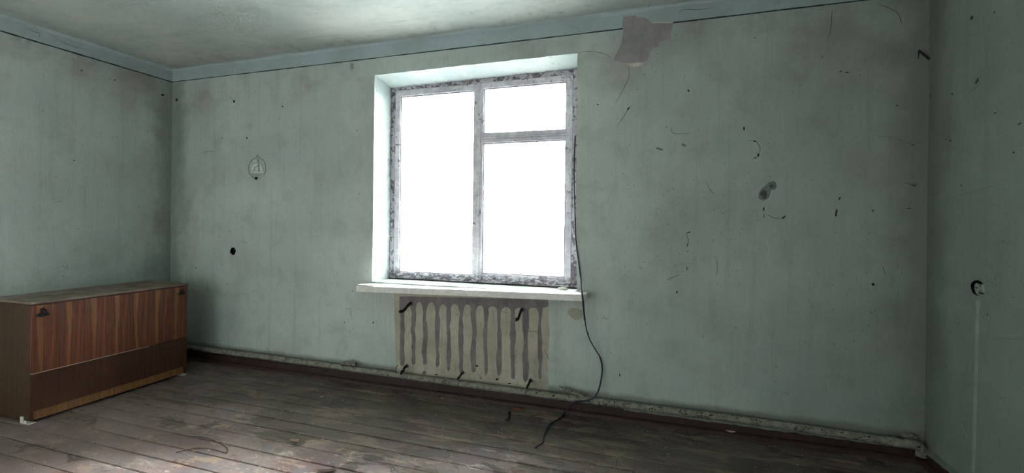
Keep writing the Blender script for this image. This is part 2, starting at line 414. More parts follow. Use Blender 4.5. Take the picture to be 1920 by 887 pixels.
# ------------------------------------------------------------------ walls
def ragged(pts, amp, step, seed=0):
    """subdivide a 2D outline and roughen it"""
    out = []; n = len(pts)
    for i in range(n):
        a = Vector(pts[i]); b = Vector(pts[(i+1) % n]); L = (b-a).length; k = max(1, int(L/step))
        nn = Vector((-(b-a).y, (b-a).x)).normalized() if L > 1e-6 else Vector((0, 0))
        for j in range(k):
            p = a.lerp(b, j/k); s_ = mnoise.noise(Vector((p.x*9, p.y*9, seed))) + .6*mnoise.noise(Vector((p.x*45, p.y*45, seed+3)))
            q = p + nn*s_*amp
            out.append((q.x, q.y))
    return out
def wall_with_holes(name, outer, holes, to3d, mat, kind='structure', lip=None):
    """front skin of a wall, holes cut out, each hole with a skirt running `lip[i]` deep into the wall"""
    loops = [[Vector((a, b, 0)) for a, b in outer]] + [[Vector((a, b, 0)) for a, b in h] for h in holes]
    flat = [p for l_ in loops for p in l_]
    tris = tessellate_polygon(loops)
    v = [to3d(p.x, p.y, 0) for p in flat]; f = [tuple(t) for t in tris]
    base = len(outer)
    for hi, h in enumerate(holes):
        n = len(h); d = lip[hi] if lip else 0
        if d:
            k = len(v); v += [to3d(a, b, d) for a, b in h]
            f += [(base+i, base+(i+1) % n, k+(i+1) % n, k+i) for i in range(n)]
        base += n
    o = build(name, v, f, mat); fixn(o)
    return props(o, kind=kind)

def px2(points, fn=BW, ij=(0, 2)):
    out = []
    for p in points:
        q = fn(*p); out.append((q[ij[0]], q[ij[1]]))
    return out
# --- outlines on the back wall
WX0, WX1, WZ0, WZ1 = 2.160, 3.727, .790, 2.376
win_hole = ragged([(WX0, WZ0), (WX1+.012, WZ0), (WX1, 1.3), (WX1-.002, WZ1+.004), (WX0, WZ1)], .003, .05, 2)
patch_px = [(1170,30),(1178,28),(1193,28),(1194,32),(1205,32),(1214,35),(1218,39),(1222,43),(1240,42.5),(1255,43.5),(1264,42),(1261,50),(1257,60),(1257,74),(1246,75.5),(1235,80),(1237,87),(1230,89.5),(1224,90),(1220,100),(1219,106),(1212,113),(1207,117),(1196,117),(1184,118.5),(1172,118),(1151,113),(1152,107),(1159,95),(1163,87),(1168,68),(1169,56),(1167,46),(1167,38)]
patch = ragged(px2(patch_px), .0012, .012, 5)
rad_area = ragged([(2.352, .735), (3.545, .735), (3.556, .52), (3.548, .30), (3.556, .12), (2.385, .115), (2.372, .3), (2.362, .5)], .006, .02, 8)
sock_l = [(BW(437, 471)[0] + .0305*math.cos(a)*(1+.05*math.sin(3*a)), BW(437, 471)[2] + .0325*math.sin(a)) for a in [i*2*math.pi/28 for i in range(28)]]
gouge_px = [(1422,371),(1423,362),(1428,354),(1436,347),(1441,342),(1450,339),(1455,342),(1457,349),(1454,355),(1446,357),(1444,365),(1441,371),(1432,376),(1426,375)]
gouge = ragged(px2(gouge_px), .001, .01, 4)
small_patch = ragged(px2([(657,118),(663,119),(664,127),(660,133),(656,126)]), .001, .01, 4)
holes = [win_hole, patch, rad_area, sock_l, gouge, small_patch]
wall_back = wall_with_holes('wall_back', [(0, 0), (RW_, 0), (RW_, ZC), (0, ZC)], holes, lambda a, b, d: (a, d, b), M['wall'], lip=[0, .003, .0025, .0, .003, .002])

def sheet(name, outline, y, mat, parent):
    pts = [Vector((a, y, b)) for a, b in outline]; s_ = MB(); tr = tessellate_polygon([pts]); s_.add(pts, [tuple(q) for q in tr])
    return s_.obj(name, mat, parent)
grow = lambda pts, k: [((a-sum(p[0] for p in pts)/len(pts))*k+sum(p[0] for p in pts)/len(pts), (b-sum(p[1] for p in pts)/len(pts))*k+sum(p[1] for p in pts)/len(pts)) for a, b in pts]
props(sheet('bare_plaster', grow(patch, 1.04), .003, M['bare'], wall_back), 'bare mauve plaster where the paint has fallen away, below the ceiling')
props(sheet('lime_wash_panel', grow(rad_area, 1.02), .0025, M['tan'], wall_back), 'cream unpainted area left behind a removed radiator')
props(sheet('gouged_plaster', grow(gouge, 1.05), .003, M['gouge'], wall_back), 'small dark grey gouge in the plaster')
sheet('bare_plaster', grow(small_patch, 1.1), .002, M['bare'], wall_back)
lime_px = [(1172,118),(1184,118.8),(1196,117.3),(1207,117.3),(1205,121),(1196,124.5),(1186,125.5),(1178,122)]
s_ = MB(); s_.slab([BW(*p, -.0006) for p in lime_px], (0, .0004, 0)); s_.obj('lime_edge', M['lime'], wall_back)
lip2 = [(1222,42),(1230,40.5),(1240,41),(1252,41.5),(1262,41),(1262,42.5),(1250,43.5),(1238,43),(1224,43.5)]
s_ = MB(); s_.slab([BW(*p, -.0006) for p in lip2], (0, .0004, 0)); s_.obj('lime_edge', M['lime'], wall_back)

# reveals and the outer half of the window opening
def quad(m_, a, b, c, d, n=1): m_.add([a, b, c, d], [(0, 1, 2, 3)])
IX0, IX1, IZ0, IZ1 = 2.182, 3.705, .788, 2.330
YF = .20
rv = MB()
hn = len(win_hole)
inner = []
for a, b in win_hole:
    ta = (a-WX0)/(WX1-WX0); tb = (b-WZ0)/(WZ1-WZ0)
    inner.append((IX0+ta*(IX1-IX0), IZ0+tb*(IZ1-IZ0)+(.012*max(0, ta) if tb > .9 else 0)))
rv.add([(a, 0, b) for a, b in win_hole]+[(a, YF, b) for a, b in inner]+[(a, YF, b) for a, b in inner]+[(a, .46, b) for a, b in inner],
       [(i, (i+1) % hn, hn+(i+1) % hn, hn+i) for i in range(hn)] + [(2*hn+i, 2*hn+(i+1) % hn, 3*hn+(i+1) % hn, 3*hn+i) for i in range(hn)])
ro = rv.obj('window_reveal', M['reveal'], wall_back)
# masonry body behind the skin (around the opening)
bo = MB()
bo.box(-.4, 2.10, .12, .46, -.1, 2.9); bo.box(3.80, RW_+.4, .12, .46, -.1, 2.9)
bo.box(2.10, 3.80, .12, .46, -.1, .72); bo.box(2.10, 3.80, .12, .46, 2.42, 2.9)
bo.box(2.10, 2.172, .24, .46, .72, 2.42); bo.box(3.72, 3.80, .24, .46, .72, 2.42); bo.box(2.172, 3.72, .24, .46, .72, .775); bo.box(2.172, 3.72, .24, .46, 2.352, 2.42)
bo.obj('masonry', M['cement'], wall_back)

# --- right wall with the socket hole
so = RWp(1833, 540)
sock_r = [(so.y + .046*math.cos(a)*(1+.04*math.sin(4*a)), so.z + .0345*math.sin(a)*1.0) for a in [i*2*math.pi/28 for i in range(28)]]
wall_right = wall_with_holes('wall_right', [(0, 0), (YB, 0), (YB, ZC), (0, ZC)], [sock_r], lambda a, b, d: (RW_+d, a, b), M['wall_right_shaded'], lip=[0])
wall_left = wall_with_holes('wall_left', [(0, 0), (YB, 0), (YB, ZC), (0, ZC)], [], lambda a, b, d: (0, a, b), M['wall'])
wall_front = wall_with_holes('wall_front', [(0, 0), (RW_, 0), (RW_, ZC), (0, ZC)], [], lambda a, b, d: (a, YB, b), M['farwall'])
for nm, bx, par in (('masonry', (RW_+.07, RW_+.3, YB-.3, .12, -.1, 2.9), wall_right), ('masonry', (-.3, -.01, YB-.3, .12, -.1, 2.9), wall_left), ('masonry', (-.3, RW_+.3, YB-.3, YB-.01, -.1, 2.9), wall_front)):
    s_ = MB(); s_.box(*bx); s_.obj(nm, M['cement'], par)

# --- ceiling with small cove
cs = MB(); nx, ny = 60, 42
cs.add([(RW_*i/nx, YB*j/ny, ZC + .004*mnoise.noise(Vector((i*.4, j*.4, 1)))) for j in range(ny+1) for i in range(nx+1)],
       [(j*(nx+1)+i, (j+1)*(nx+1)+i, (j+1)*(nx+1)+i+1, j*(nx+1)+i+1) for j in range(ny) for i in range(nx)])
ceiling = props(cs.obj('ceiling', M['ceiling'], None, True), kind='structure')
s_ = MB(); s_.box(-.3, RW_+.3, YB-.3, .46, ZC+.02, ZC+.25); s_.obj('ceiling_slab', M['cement'], ceiling)
def cove(name, a, b, inw):
    a = Vector(a); b = Vector(b); inw = Vector(inw); n = 80; k = 5; s_ = MB(); v = []
    for i in range(n+1):
        p = a.lerp(b, i/n); r_ = .030 + .012*mnoise.noise(p*3.1) + .006*mnoise.noise(p*17)
        for j in range(k+1):
            t_ = j/k*math.pi/2; v.append(p + inw*(r_*(1-math.sin(t_))-.002) + Vector((0, 0, -(r_*(1-math.cos(t_)))+.002)))
    s_.add(v, [(i*(k+1)+j, i*(k+1)+j+1, (i+1)*(k+1)+j+1, (i+1)*(k+1)+j) for i in range(n) for j in range(k)])
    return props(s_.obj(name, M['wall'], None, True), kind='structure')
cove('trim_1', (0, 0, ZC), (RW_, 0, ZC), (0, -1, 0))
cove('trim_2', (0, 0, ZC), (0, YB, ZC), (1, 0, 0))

# painted line under the band
def ribbon(pts, nrm, wdt, name, mat, parent, lift=.0006, jitter=0):
    pts = [Vector(p) for p in pts]; nrm = Vector(nrm); s_ = MB(); v = []
    for i, p in enumerate(pts):
        t_ = (pts[min(i+1, len(pts)-1)]-pts[max(i-1, 0)]).normalized(); q = t_.cross(nrm).normalized()
        ww = wdt if not isinstance(wdt, (list, tuple)) else wdt[i]
        ww *= 1+rnd.uniform(-jitter, jitter)
        v += [p+nrm*lift+q*ww/2, p+nrm*lift-q*ww/2]
    s_.add(v, [(2*i, 2*i+1, 2*i+3, 2*i+2) for i in range(len(pts)-1)])
    return s_.obj(name, mat, parent)
def line_pts(a, b, n): return [Vector(a).lerp(Vector(b), i/n) for i in range(n+1)]
def rline(x0, x1):
    return [(x, 0, ZL + .0012*mnoise.noise(Vector((x*5, 0, 0)))) for x in [x0+(x1-x0)*i/60 for i in range(61)]]
ribbon(rline(0, BW(1168, 56)[0]), (0, -1, 0), .0078, 'painted_line', M['line'], wall_back, jitter=.35)
ribbon(rline(BW(1262, 45)[0], RW_), (0, -1, 0), .0085, 'painted_line', M['line'], wall_back, jitter=.25)
ribbon([(0, y, ZL+.001*mnoise.noise(Vector((y*5, 0, 4)))) for y in [YB*i/120 for i in range(121)]], (1, 0, 0), .0105, 'painted_line', M['line'], wall_left, jitter=.25)

# ------------------------------------------------------------------ ghost of the removed radiator
def RG(cx, cy): return BW(720+cx/4.0324, 540+cy/4.0324, .0025)
fing = [(120,155,585),(207,238,585),(293,325,580),(388,418,595),(475,502,622),(568,600,650),(660,695,642),(757,785,655),(855,888,660),(958,990,687),(1050,1090,703),(1166,1193,690)]
tops = [135,105,108,125,120,125,130,140,145,150,150]
top_px = [(118, 68), (400, 72), (760, 82), (1262, 92)]
poly = []
poly += [(118, 64), (300, 66), (700, 74), (1262, 92), (1262, 132), (1200, 150)]
for i in range(11, -1, -1):
    a, b, bot = fing[i]
    tb = (tops[i-1] if i > 0 else 110)
    # down the right edge, round the tip, up the left edge
    for k in range(0, 9):
        yy = 190 + (bot-190)*k/9; poly.append((b+rnd.uniform(-5, 5)+4*math.sin(k*.9+i*2), yy))
    poly += [(b-2, bot-10+rnd.uniform(-6, 6)), ((a+b)/2+rnd.uniform(-5, 5), bot+rnd.uniform(-2, 12)), (a+3, bot-12+rnd.uniform(-6, 6))]
    for k in range(8, -1, -1):
        yy = 190 + (bot-190)*k/9; poly.append((a+rnd.uniform(-5, 5)+4*math.sin(k*.8+i*3), yy))
    if i > 0:
        pa, pb = a, fing[i-1][1]; cx_ = (pa+pb)/2; hw = (pa-pb)/2
        for k in range(1, 8):
            th = math.pi*k/8; poly.append((cx_+hw*math.cos(th)*.98, 180-(180-tops[i-1])*math.sin(th)**.8+rnd.uniform(-3, 3)))
    else:
        poly += [(118, 160), (116, 110)]
pw_ = [(q.x, q.z) for q in (RG(*p) for p in poly)]
pw_ = ragged(pw_, .0022, .006, 11)
s_ = MB(); s_.slab([Vector((a, .0025, b)) for a, b in pw_], (0, -.0012, 0))
props(s_.obj('cement_stripes', M['cement'], wall_back), 'grey comb-shaped stripes where the radiator sections stood')
# loose spots on the cream panel
for (cx, cy, w_, h_) in ((305, 640, 16, 18), (395, 655, 12, 7), (730, 680, 8, 12), (855, 690, 14, 10), (950, 722, 14, 7), (700, 590, 14, 10)):
    pts = [RG(cx+w_*math.cos(a)*rnd.uniform(.6, 1.1), cy+h_*math.sin(a)*rnd.uniform(.6, 1.1)) for a in [k*2*math.pi/11 for k in range(11)]]
    s_ = MB(); s_.slab(pts, (0, -.0008, 0)); s_.obj('paint_chip', M['cement'] if h_ > 11 else M['chip'], wall_back)
# brown stain below the right end of the sill
pts = [BW(x, y, -.0004) for x, y in ((1066,580),(1074,577),(1084,578),(1092,582),(1093,592),(1088,599),(1078,600),(1070,594),(1064,587))]
s_ = MB(); s_.slab(pts, (0, .0003, 0)); s_.obj('bare_plaster', bare('ochre_plaster', H('a5a493'), H('9c9a8a'), H('a8b0a6'), 12), wall_back)

# ------------------------------------------------------------------ chips, cracks, scratches on the walls
DIRS = {'b': (BW, Vector((0, -1, 0))), 'r': (RWp, Vector((-1, 0, 0))), 'l': (LW, Vector((1, 0, 0)))}
PAR = {'b': wall_back, 'r': wall_right, 'l': wall_left}
def blob(wl, px, py, w_, h_, ang=0, k=9):
    fn, nr = DIRS[wl]; out = []
    for i in range(k):
        a = i*2*math.pi/k; rr = rnd.uniform(.62, 1.12)
        u, v_ = w_/2*.85*rr*math.cos(a), h_/2*.85*rr*math.sin(a)
        q = fn(px+u*math.cos(ang)-v_*math.sin(ang), py+u*math.sin(ang)+v_*math.cos(ang))
        out.append(q+nr*.0007)
    return out
def chip(wl, px, py, w_, h_, ang=0, mat=None, name='paint_chip'):
    s_ = MB(); s_.slab(blob(wl, px, py, w_, h_, ang, 11), -DIRS[wl][1]*.0004); return s_.obj(name, mat or M['chip'], PAR[wl])
def crack(wl, pts, wpx=1.2, sub=5, mat=None):
    fn, nr = DIRS[wl]
    P = spline([fn(*p) for p in pts], sub); n = len(P)
    P = [p + Vector((rnd.uniform(-1, 1), rnd.uniform(-1, 1), rnd.uniform(-1, 1)))*.0012 for p in P]
    P = [p - nr*(p-fn(*pts[0])).dot(nr) for p in P]
    wd = [wpx*.0022*(.35+.65*math.sin(math.pi*(i+.7)/(n+.4)))*rnd.uniform(.6, 1.2) for i in range(n)]
    return ribbon(P, nr, wd, 'crack', mat or (M['crack'] if wpx > 1 else M['hairline']), PAR[wl], .0007)
# larger chips (photo px on the wall they belong to)
for c_ in (('b',1432,392,4,11,.2),('b',1470,407,13,4,-.6),('b',1574,372,4,11,.4),('b',1568,399,5,22,.12),('b',1576,134,7,3,-.6),('b',1588,136,10,3,0),
           ('b',1395,241,5,8,0),('b',1422,291,5,8,.2),('b',439,190,6,8,.4),('b',331,187,5,9,.1),('b',1637,533,8,7,.5),
           ('b',1178,204,4,9,.5),('b',1291,170,5,6,.3),('b',530,200,3,4,0),('b',463,259,3,7,-.2),
           ('b',1291,436,12,3,-.3),('b',1289,460,2.5,8,0),('b',1415,265,10,3,.1),
           ('b',1416,296,9,3,-.3),('b',1121,196,5,3,.3),('b',1269,548,3,8,.2),('b',1103,626,3,6,0),
           ('b',700,605,3,5,0),('b',1162,703,3,9,0),('r',1822,33,7,14,.55),('r',1865,23,4,6,0),
           ('r',1832,152,5,16,.55),('r',1782,264,4,7,0),('r',1774,262,3,5,0),('r',1852,590,3,5,0),('l',305,178,9,5,0),('l',153,132,5,4,0),('l',215,150,5,3,0),
           ('l',139,301,6,2.5,.1)):
    chip(*c_, mat=M['rchip'] if c_[0] == 'r' else None)
chip('b', 1282, 272, 16, 6, .3, M['gouge'], 'scuff')
chip('b', 1236, 279, 20, 6, .25, M['gouge'], 'scuff')
chip('b', 1715, 345, 22, 7, .1, M['gouge'], 'scuff')
M['core'] = bare('dark_gouge_core', H('4a4f50'), H('575d5e'), H('3a3e3e'), 14)
for c_ in ((1433, 364, 17, 20, .1), (1447, 349, 13, 8, .2)):
    s_ = MB(); s_.slab([p+Vector((0, .0035, 0)) for p in blob('b', *c_, 13)], (0, .0004, 0)); s_.obj('gouge_core', M['core'], wall_back)
for c_ in (('r',1745,180,6,3,.2),('r',1803,348,3,4,.1),('r',1912,232,12,4,-.5),('r',1866,212,7,3,0),('r',1901,286,6,5,.5),('r',1786,176,6,4,.3),('b',1712,272,8,3,-.3),('b',1682,198,6,3,-.5),('b',1714,348,10,4,.1),('b',1704,391,14,2.5,0),('b',1637,395,4,6,.3),('b',1432,584,0.1,0.1,0)):
    if c_[3] > 1: chip(*c_, mat=M['rchip'])
# cracks
for pts in ([(1155,240),(1163,228),(1170,218),(1176,208),(1183,200),(1190,196)], [(1203,45),(1203,45.5)],
            [(1259,238),(1260,248),(1272,251),(1295,250)],[(1400,264),(1412,264),(1420,268),(1425,278),(1423,288),(1417,296)],
            [(1439,402),(1447,407),(1455,409),(1466,410)],[(1433,400),(1432,409)],[(1286,438),(1290,448),(1290,460)],[(1325,344),(1331,356),(1341,364)],
            [(374,289),(385,285),(395,283),(404,285)],[(647,580),(657,579),(658,590),(661,601)],[(651,604),(653,600),(650,598)],
            [(1695,342),(1712,347),(1722,344)],
            [(1178,124),(1180,140),(1170,165),(1153,195)],[(1085,100),(1095,97),(1115,97),(1135,102),(1150,110)],
            [(1640,5),(1677,20),(1688,35),(1690,48)],[(1560,15),(1559,45),(1553,75)],[(1470,735),(1480,740)],
            [(1342,480),(1345,500),(1342,520)],[(1250,525),(1262,520),(1275,515)],[(1290,508),(1288,500),(1287,510)],[(1128,600),(1132,595),(1137,598),(1142,597)],
            [(1021,655),(1026,668),(1033,678)],[(940,583),(950,587)],[(1010,619),(1000,622),(985,620)],[(1004,622),(1009,626)],
            [(498,650),(505,660)],[(430,180),(440,190)],[(560,740),(561,741)],[(1655,500),(1660,515)]):
    if len(pts) > 1 and abs(pts[0][0]-pts[-1][0])+abs(pts[0][1]-pts[-1][1]) > 3: crack('b', pts, 1.3)
crack('b', [(1640,254),(1670,257),(1690,263),(1712,271),(1725,265),(1740,255)], 1.0)
for pts in ([(1762,30),(1758,60),(1757,85),(1745,108)],[(1827,145),(1838,155),(1822,170),(1812,180)],[(1746,345),(1750,390),(1742,425)],
            [(1745,240),(1765,232),(1790,225)],[(1869,635),(1890,635),(1918,636)],[(1868,810),(1873,822),(1875,833),(1870,833)],[(1800,800),(1808,812),(1817,823)],
            [(1780,372),(1840,355),(1880,345)],[(1735,757),(1745,757),(1760,756)]):
    crack('r', pts, .9)
for pts in ([(217,467),(230,464),(242,461)],[(270,424),(276,420),(281,416)],[(100,380),(112,378),(120,373)],[(0,28),(60,45),(72,60)],[(100,505),(115,500),(130,505)],[(300,415),(312,414),(319,418)]):
    crack('l', pts, 1.0)
DIRS['c'] = (lambda px, py: FL(px, py, ZC-.006), Vector((0, 0, -1))); PAR['c'] = ceiling
for pts in ([(170,90),(180,88),(190,84),(193,83)], [(345,66),(370,62),(395,56),(420,53)], [(250,113),(275,121),(300,128)], [(560,74),(600,68),(640,65)], [(880,22),(888,27)], [(1215,22),(1216,12),(1222,2)]):
    crack('c', pts, 1.1)
crack('l', [(48,52),(56,56),(66,60),(74,63),(73,70)], 1.6); crack('l', [(95,66),(115,78),(140,88),(165,94)], 1.1)
crack('b', [(1272,27),(1282,18),(1310,18),(1335,15)], 1.1)
# light scratches along the left corner and elsewhere
for pts in ([(320,330),(319,350),(320,365)],[(321,400),(322,425)],[(325,440),(324,470)],[(332,345),(331,360)]):
    crack('b', pts, 1.4, mat=M['lime'])
crack('b', [(1262,611),(1275,612),(1290,612)], 1.0, mat=M['lime']); crack('r', [(1802,800),(1810,812),(1816,822)], 1.3, mat=M['lime'])
# small nicks nobody could count
def specks(wl, n, area, name):
    s_ = MB()
    for _ in range(n):
        x = rnd.uniform(area[0], area[1]); y = rnd.uniform(area[2], area[3])
        if wl == 'b' and (690 < x < 1092 and 90 < y < 720 or y < 165-(x-320)*.1165+6 or y > 655+(x-350)*.13): continue
        L_ = rnd.choice((1.5, 1.6, 2, 2.4, 3.2, 4.5)); th = rnd.uniform(.9, 1.7)
        s_.slab(blob(wl, x, y, L_, th, rnd.uniform(0, 3.14), 6), -DIRS[wl][1]*.0004)
    return props(s_.obj(name, M['crack'], PAR[wl]), kind='stuff')
specks('b', 170, (1095, 1735, 60, 760), 'nicks')
specks('b', 110, (1170, 1420, 330, 520), 'nicks')
specks('b', 60, (1560, 1700, 420, 640), 'nicks')
specks('b', 70, (335, 690, 150, 650), 'nicks')
specks('r', 60, (1750, 1915, 10, 820), 'nicks')
specks('r', 30, (1845, 1915, 480, 560), 'nicks')
specks('l', 40, (5, 318, 110, 520), 'nicks')
# plaster filled chase under the right socket
P0 = RWp(1834, 563); P1 = RWp(1825, 886); n = 50; v = []
for i in range(n+1):
    p = P0.lerp(P1, i/n); ww = .0125+.003*mnoise.noise(Vector((i*.4, 0, 0)))
    v += [Vector((RW_-.0008, p.y-ww, p.z)), Vector((RW_-.0025, p.y, p.z)), Vector((RW_-.0008, p.y+ww, p.z))]
s_ = MB(); s_.add(v, [q for i in range(n) for q in ((3*i, 3*i+1, 3*i+4, 3*i+3), (3*i+1, 3*i+2, 3*i+5, 3*i+4))])
props(s_.obj('cable_chase', M['chase'], wall_right, True), 'pale vertical filled cable chase')

# ------------------------------------------------------------------ floor
PW = .1135; Y0 = -.035
sub = MB(); sub.box(-.02, RW_+.02, YB-.02, .02, -.12, -.018)
floor = props(sub.obj('floor', M['subfloor']), kind='structure')
row = 0; y = -.375+PW*3
while y > YB:
    ya, yb = y, y-PW
    cuts = [0.0]
    if row % 3 == 1: cuts.append(rnd.uniform(1.0, 4.8))
    cuts.append(RW_)
    for a, b in zip(cuts[:-1], cuts[1:]):
        g = .0018+rnd.uniform(0, .0014); zt = rnd.uniform(-.0015, .0015); nseg = max(2, int((b-a)/.35)); vv = []; ff = []
        prof = [(-g, -.018), (-g, -.0022), (-g-.003, 0), (-PW/2, .0008), (-PW+g+.003, 0), (-PW+g, -.0022), (-PW+g, -.018)]
        for i in range(nseg+1):
            x = a+.0012+(b-a-.0024)*i/nseg
            for (dy, dz) in prof:
                vv.append((x, min(ya+dy+.0008*mnoise.noise(Vector((x*3, ya*9, 0))), -.001), zt+dz+.0009*mnoise.noise(Vector((x*2, ya*7, dy*9)))))
        k = len(prof)
        ff = [(i*k+j, i*k+j+1, (i+1)*k+j+1, (i+1)*k+j) for i in range(nseg) for j in range(k-1)] + [tuple(range(k)), tuple(nseg*k+j for j in range(k))]
        bobj = build('floor_board', vv, ff, M['floor'], floor, False); fixn(bobj)
    y -= PW; row += 1

# ------------------------------------------------------------------ skirting boards
def skirting(name, a, b, inw, parts=True):
    a = Vector(a); b = Vector(b); inw = Vector(inw); n = 40
    prof = [(0, .012), (.018, .012), (.018, .070), (.014, .078), (0, .080)]
    s_ = MB(); v = []
    for i in range(n+1):
        p = a.lerp(b, i/n); w_ = .0018*mnoise.noise(p*2.3)
        v += [p+inw*(d+w_ if d else 0)+Vector((0, 0, z+w_)) for d, z in prof]
    k = len(prof)
    s_.add(v, [(i*k+j, i*k+j+1, (i+1)*k+j+1, (i+1)*k+j) for i in range(n) for j in range(k-1)] + [tuple(range(k)), tuple(n*k+j for j in range(k))])
    base = props(s_.obj(name, M['redboard']), kind='structure')
    q = MB(); v = []
    pr = [(.016, .0)]+[(.018+.026*math.cos(t_), .026*math.sin(t_)+.001) for t_ in [j*math.pi/2/5 for j in range(6)]]
    for i in range(n+1):
        p = a.lerp(b, i/n); w_ = .0015*mnoise.noise(p*3.3+Vector((5, 0, 0)))
        v += [p+inw*(d+w_)+Vector((0, 0, max(z, .001)+(w_ if z > .002 else 0))) for d, z in pr]
    k = len(pr)
    q.add(v, [(i*k+j, i*k+j+1, (i+1)*k+j+1, (i+1)*k+j) for i in range(n) for j in range(k-1)] + [tuple(range(k)), tuple(n*k+j for j in range(k))])
    q.obj('quarter_round', M['redboard'], base)
    return base
bb = skirting('baseboard_back', (0.05, -.001, 0), (RW_-.05, -.001, 0), (0, -1, 0))
br = skirting('baseboard_right', (RW_-.001, -.001, 0), (RW_-.001, YB, 0), (-1, 0, 0))
bl = skirting('baseboard_left', (.001, -.001, 0), (.001, YB, 0), (1, 0, 0))
# torn strip of wall paint left on top of the skirting at the right
def lip_strip(parent, a, b, inw, seed):
    s_ = MB(); v = []; n = 60; a = Vector(a); b = Vector(b); inw = Vector(inw)
    for i in range(n+1):
        p = a.lerp(b, i/n); dz = .007*mnoise.noise(Vector((i*.5, seed, 0))) + .004*mnoise.noise(Vector((i*1.7, seed, 0)))
        v += [p+inw*.0195+Vector((0, 0, .066+dz)), p+inw*.021+Vector((0, 0, .078)), p+inw*.001+Vector((0, 0, .088))]
    s_.add(v, [q for i in range(n) for q in ((3*i, 3*i+1, 3*i+4, 3*i+3), (3*i+1, 3*i+2, 3*i+5, 3*i+4))])
    return s_.obj('paint_lip', bare('grey_paint_lip', H('6f7872'), H('7f8880'), H('4d544f'), 10), parent)
lip_strip(bb, (4.05, -.001, 0), (RW_-.02, -.001, 0), (0, -1, 0), 1)
lip_strip(br, (RW_-.001, -.02, 0), (RW_-.001, -1.2, 0), (-1, 0, 0), 4)

# ------------------------------------------------------------------ window
win = props(bpy.data.objects.new('window_1', None), kind='structure'); COL.objects.link(win); win.location = (2.94, .2, .79)
BX0, BX1, BZ0, BZ1 = 2.178, 3.712, .780, 2.352
def framebars(x0, x1, z0, z1, wl, wr, wb, wt, y0, y1):
    s_ = MB()
    s_.box(x0, x0+wl, y0, y1, z0, z1, .0012); s_.box(x1-wr, x1, y0, y1, z0, z1, .0012)
    s_.box(x0+wl, x1-wr, y0+.0004, y1, z0, z0+wb, .001); s_.box(x0+wl, x1-wr, y0+.0004, y1, z1-wt, z1, .001)
    return s_
def roughen(o, cuts=.05, amp=.0012):
    bm = bmesh.new(); bm.from_mesh(o.data)
    ed = [e for e in bm.edges if e.calc_length() > cuts*1.6]
    for e in ed: pass
    bmesh.ops.subdivide_edges(bm, edges=ed, cuts=14, use_grid_fill=True)
    for v_ in bm.verts:
        p = v_.co; v_.co = p + Vector((mnoise.noise(p*40), mnoise.noise(p*40+Vector((9, 0, 0))), mnoise.noise(p*40+Vector((0, 9, 0)))))*amp
    bm.to_mesh(o.data); bm.free(); return o
fo = framebars(BX0, BX1, BZ0, BZ1, .036, .050, .018, .040, .200, .272).obj('window_frame', M['frame'], win, bevel=.002); roughen(fo, amp=.0022)
s_ = MB(); s_.box(2.928, 2.957, .199, .272, BZ0+.018, BZ1-.040, .001)
mo = s_.obj('mullion', M['sash'], win, bevel=.002); roughen(mo)
s_ = MB(); s_.box(2.957, BX1-.05, .2045, .272, 1.884, 1.898, .0005)
roughen(s_.obj('transom', M['sash'], win, bevel=.0015))
def sash(x0, x1, z0, z1, gx0, gx1, gz0, gz1):
    o = framebars(x0, x1, z0, z1, gx0-x0, x1-gx1, gz0-z0, z1-gz1, .205, .248).obj('sash', M['sash'], win, bevel=.0025)
    roughen(o, amp=.0016)
    # glazing putty bead
    p = MB()
    for (a, b, c_, d) in ((gx0-.002, gx0+.007, gz0-.002, gz1+.002), (gx1-.007, gx1+.002, gz0-.002, gz1+.002), (gx0, gx1, gz0-.002, gz0+.007), (gx0, gx1, gz1-.007, gz1+.002)):
        p.box(a, b, .216, .230, c_, d)
    po_ = p.obj('putty', M['putty'], o); po_.data.transform(Matrix.Translation(-win.location)); roughen(po_, amp=.003)
    g = MB(); g.box(gx0-.004, gx1+.004, .231, .2345, gz0-.004, gz1+.004)
    go = g.obj('pane', M['glass'], o); go.data.transform(Matrix.Translation(-win.location))
    return o
sash(2.216, 2.926, .800, 2.310, 2.259, 2.902, .846, 2.262)
sash(2.959, 3.660, .800, 1.883, 2.979, 3.614, .863, 1.853)
sash(2.959, 3.660, 1.899, 2.318, 2.979, 3.614, 1.924, 2.268)
# sill board (tilts slightly to the left, rounded right corner)
def sill_board():
    out = [(2.165, .205), (3.722, .205), (3.722, -.001), (3.800, -.001), (3.812, -.03), (3.812, -.085), (3.806, -.105), (3.790, -.118), (3.755, -.122)]
    out += [(x, -.121+.0015*mnoise.noise(Vector((x*6, 0, 0)))) for x in (3.6, 3.4, 3.2, 3.0, 2.8, 2.6, 2.4, 2.25)] + [(2.103, -.119), (2.100, -.10), (2.115, -.03), (2.135, -.001), (2.165, -.001)]
    zt = lambda x, y_: .7855 + (.010 if y_ > .1 else 0)*0 + (.766-.7855)*max(0, (2.95-x)/.85)*(1 if y_ < .01 else .0) + (.802-.7855)*max(0, (x-2.95)/.86)*(1 if y_ < .01 else .35)
    top = [Vector((x, y_, zt(x, y_))) for x, y_ in out]; s_ = MB(); n = len(top)
    tr = tessellate_polygon([top])
    v = top + [p-Vector((0, 0, .043)) for p in top]
    s_.add(v, [tuple(t_) for t_ in tr] + [tuple(n+i for i in t_) for t_ in tr] + [(i, (i+1) % n, n+(i+1) % n, n+i) for i in range(n)])
    return s_.obj('window_sill', M['sill'], win, bevel=.002)
props(sill_board(), 'thick white painted sill board with worn edge')

# dark strip along the bottom of the frame, set at the gap line
s_ = MB(); s_.box(2.18, 3.71, .190, .206, .782, .797, .002); roughen(s_.obj('dark_foot_strip', M['rust'], win), amp=.004)

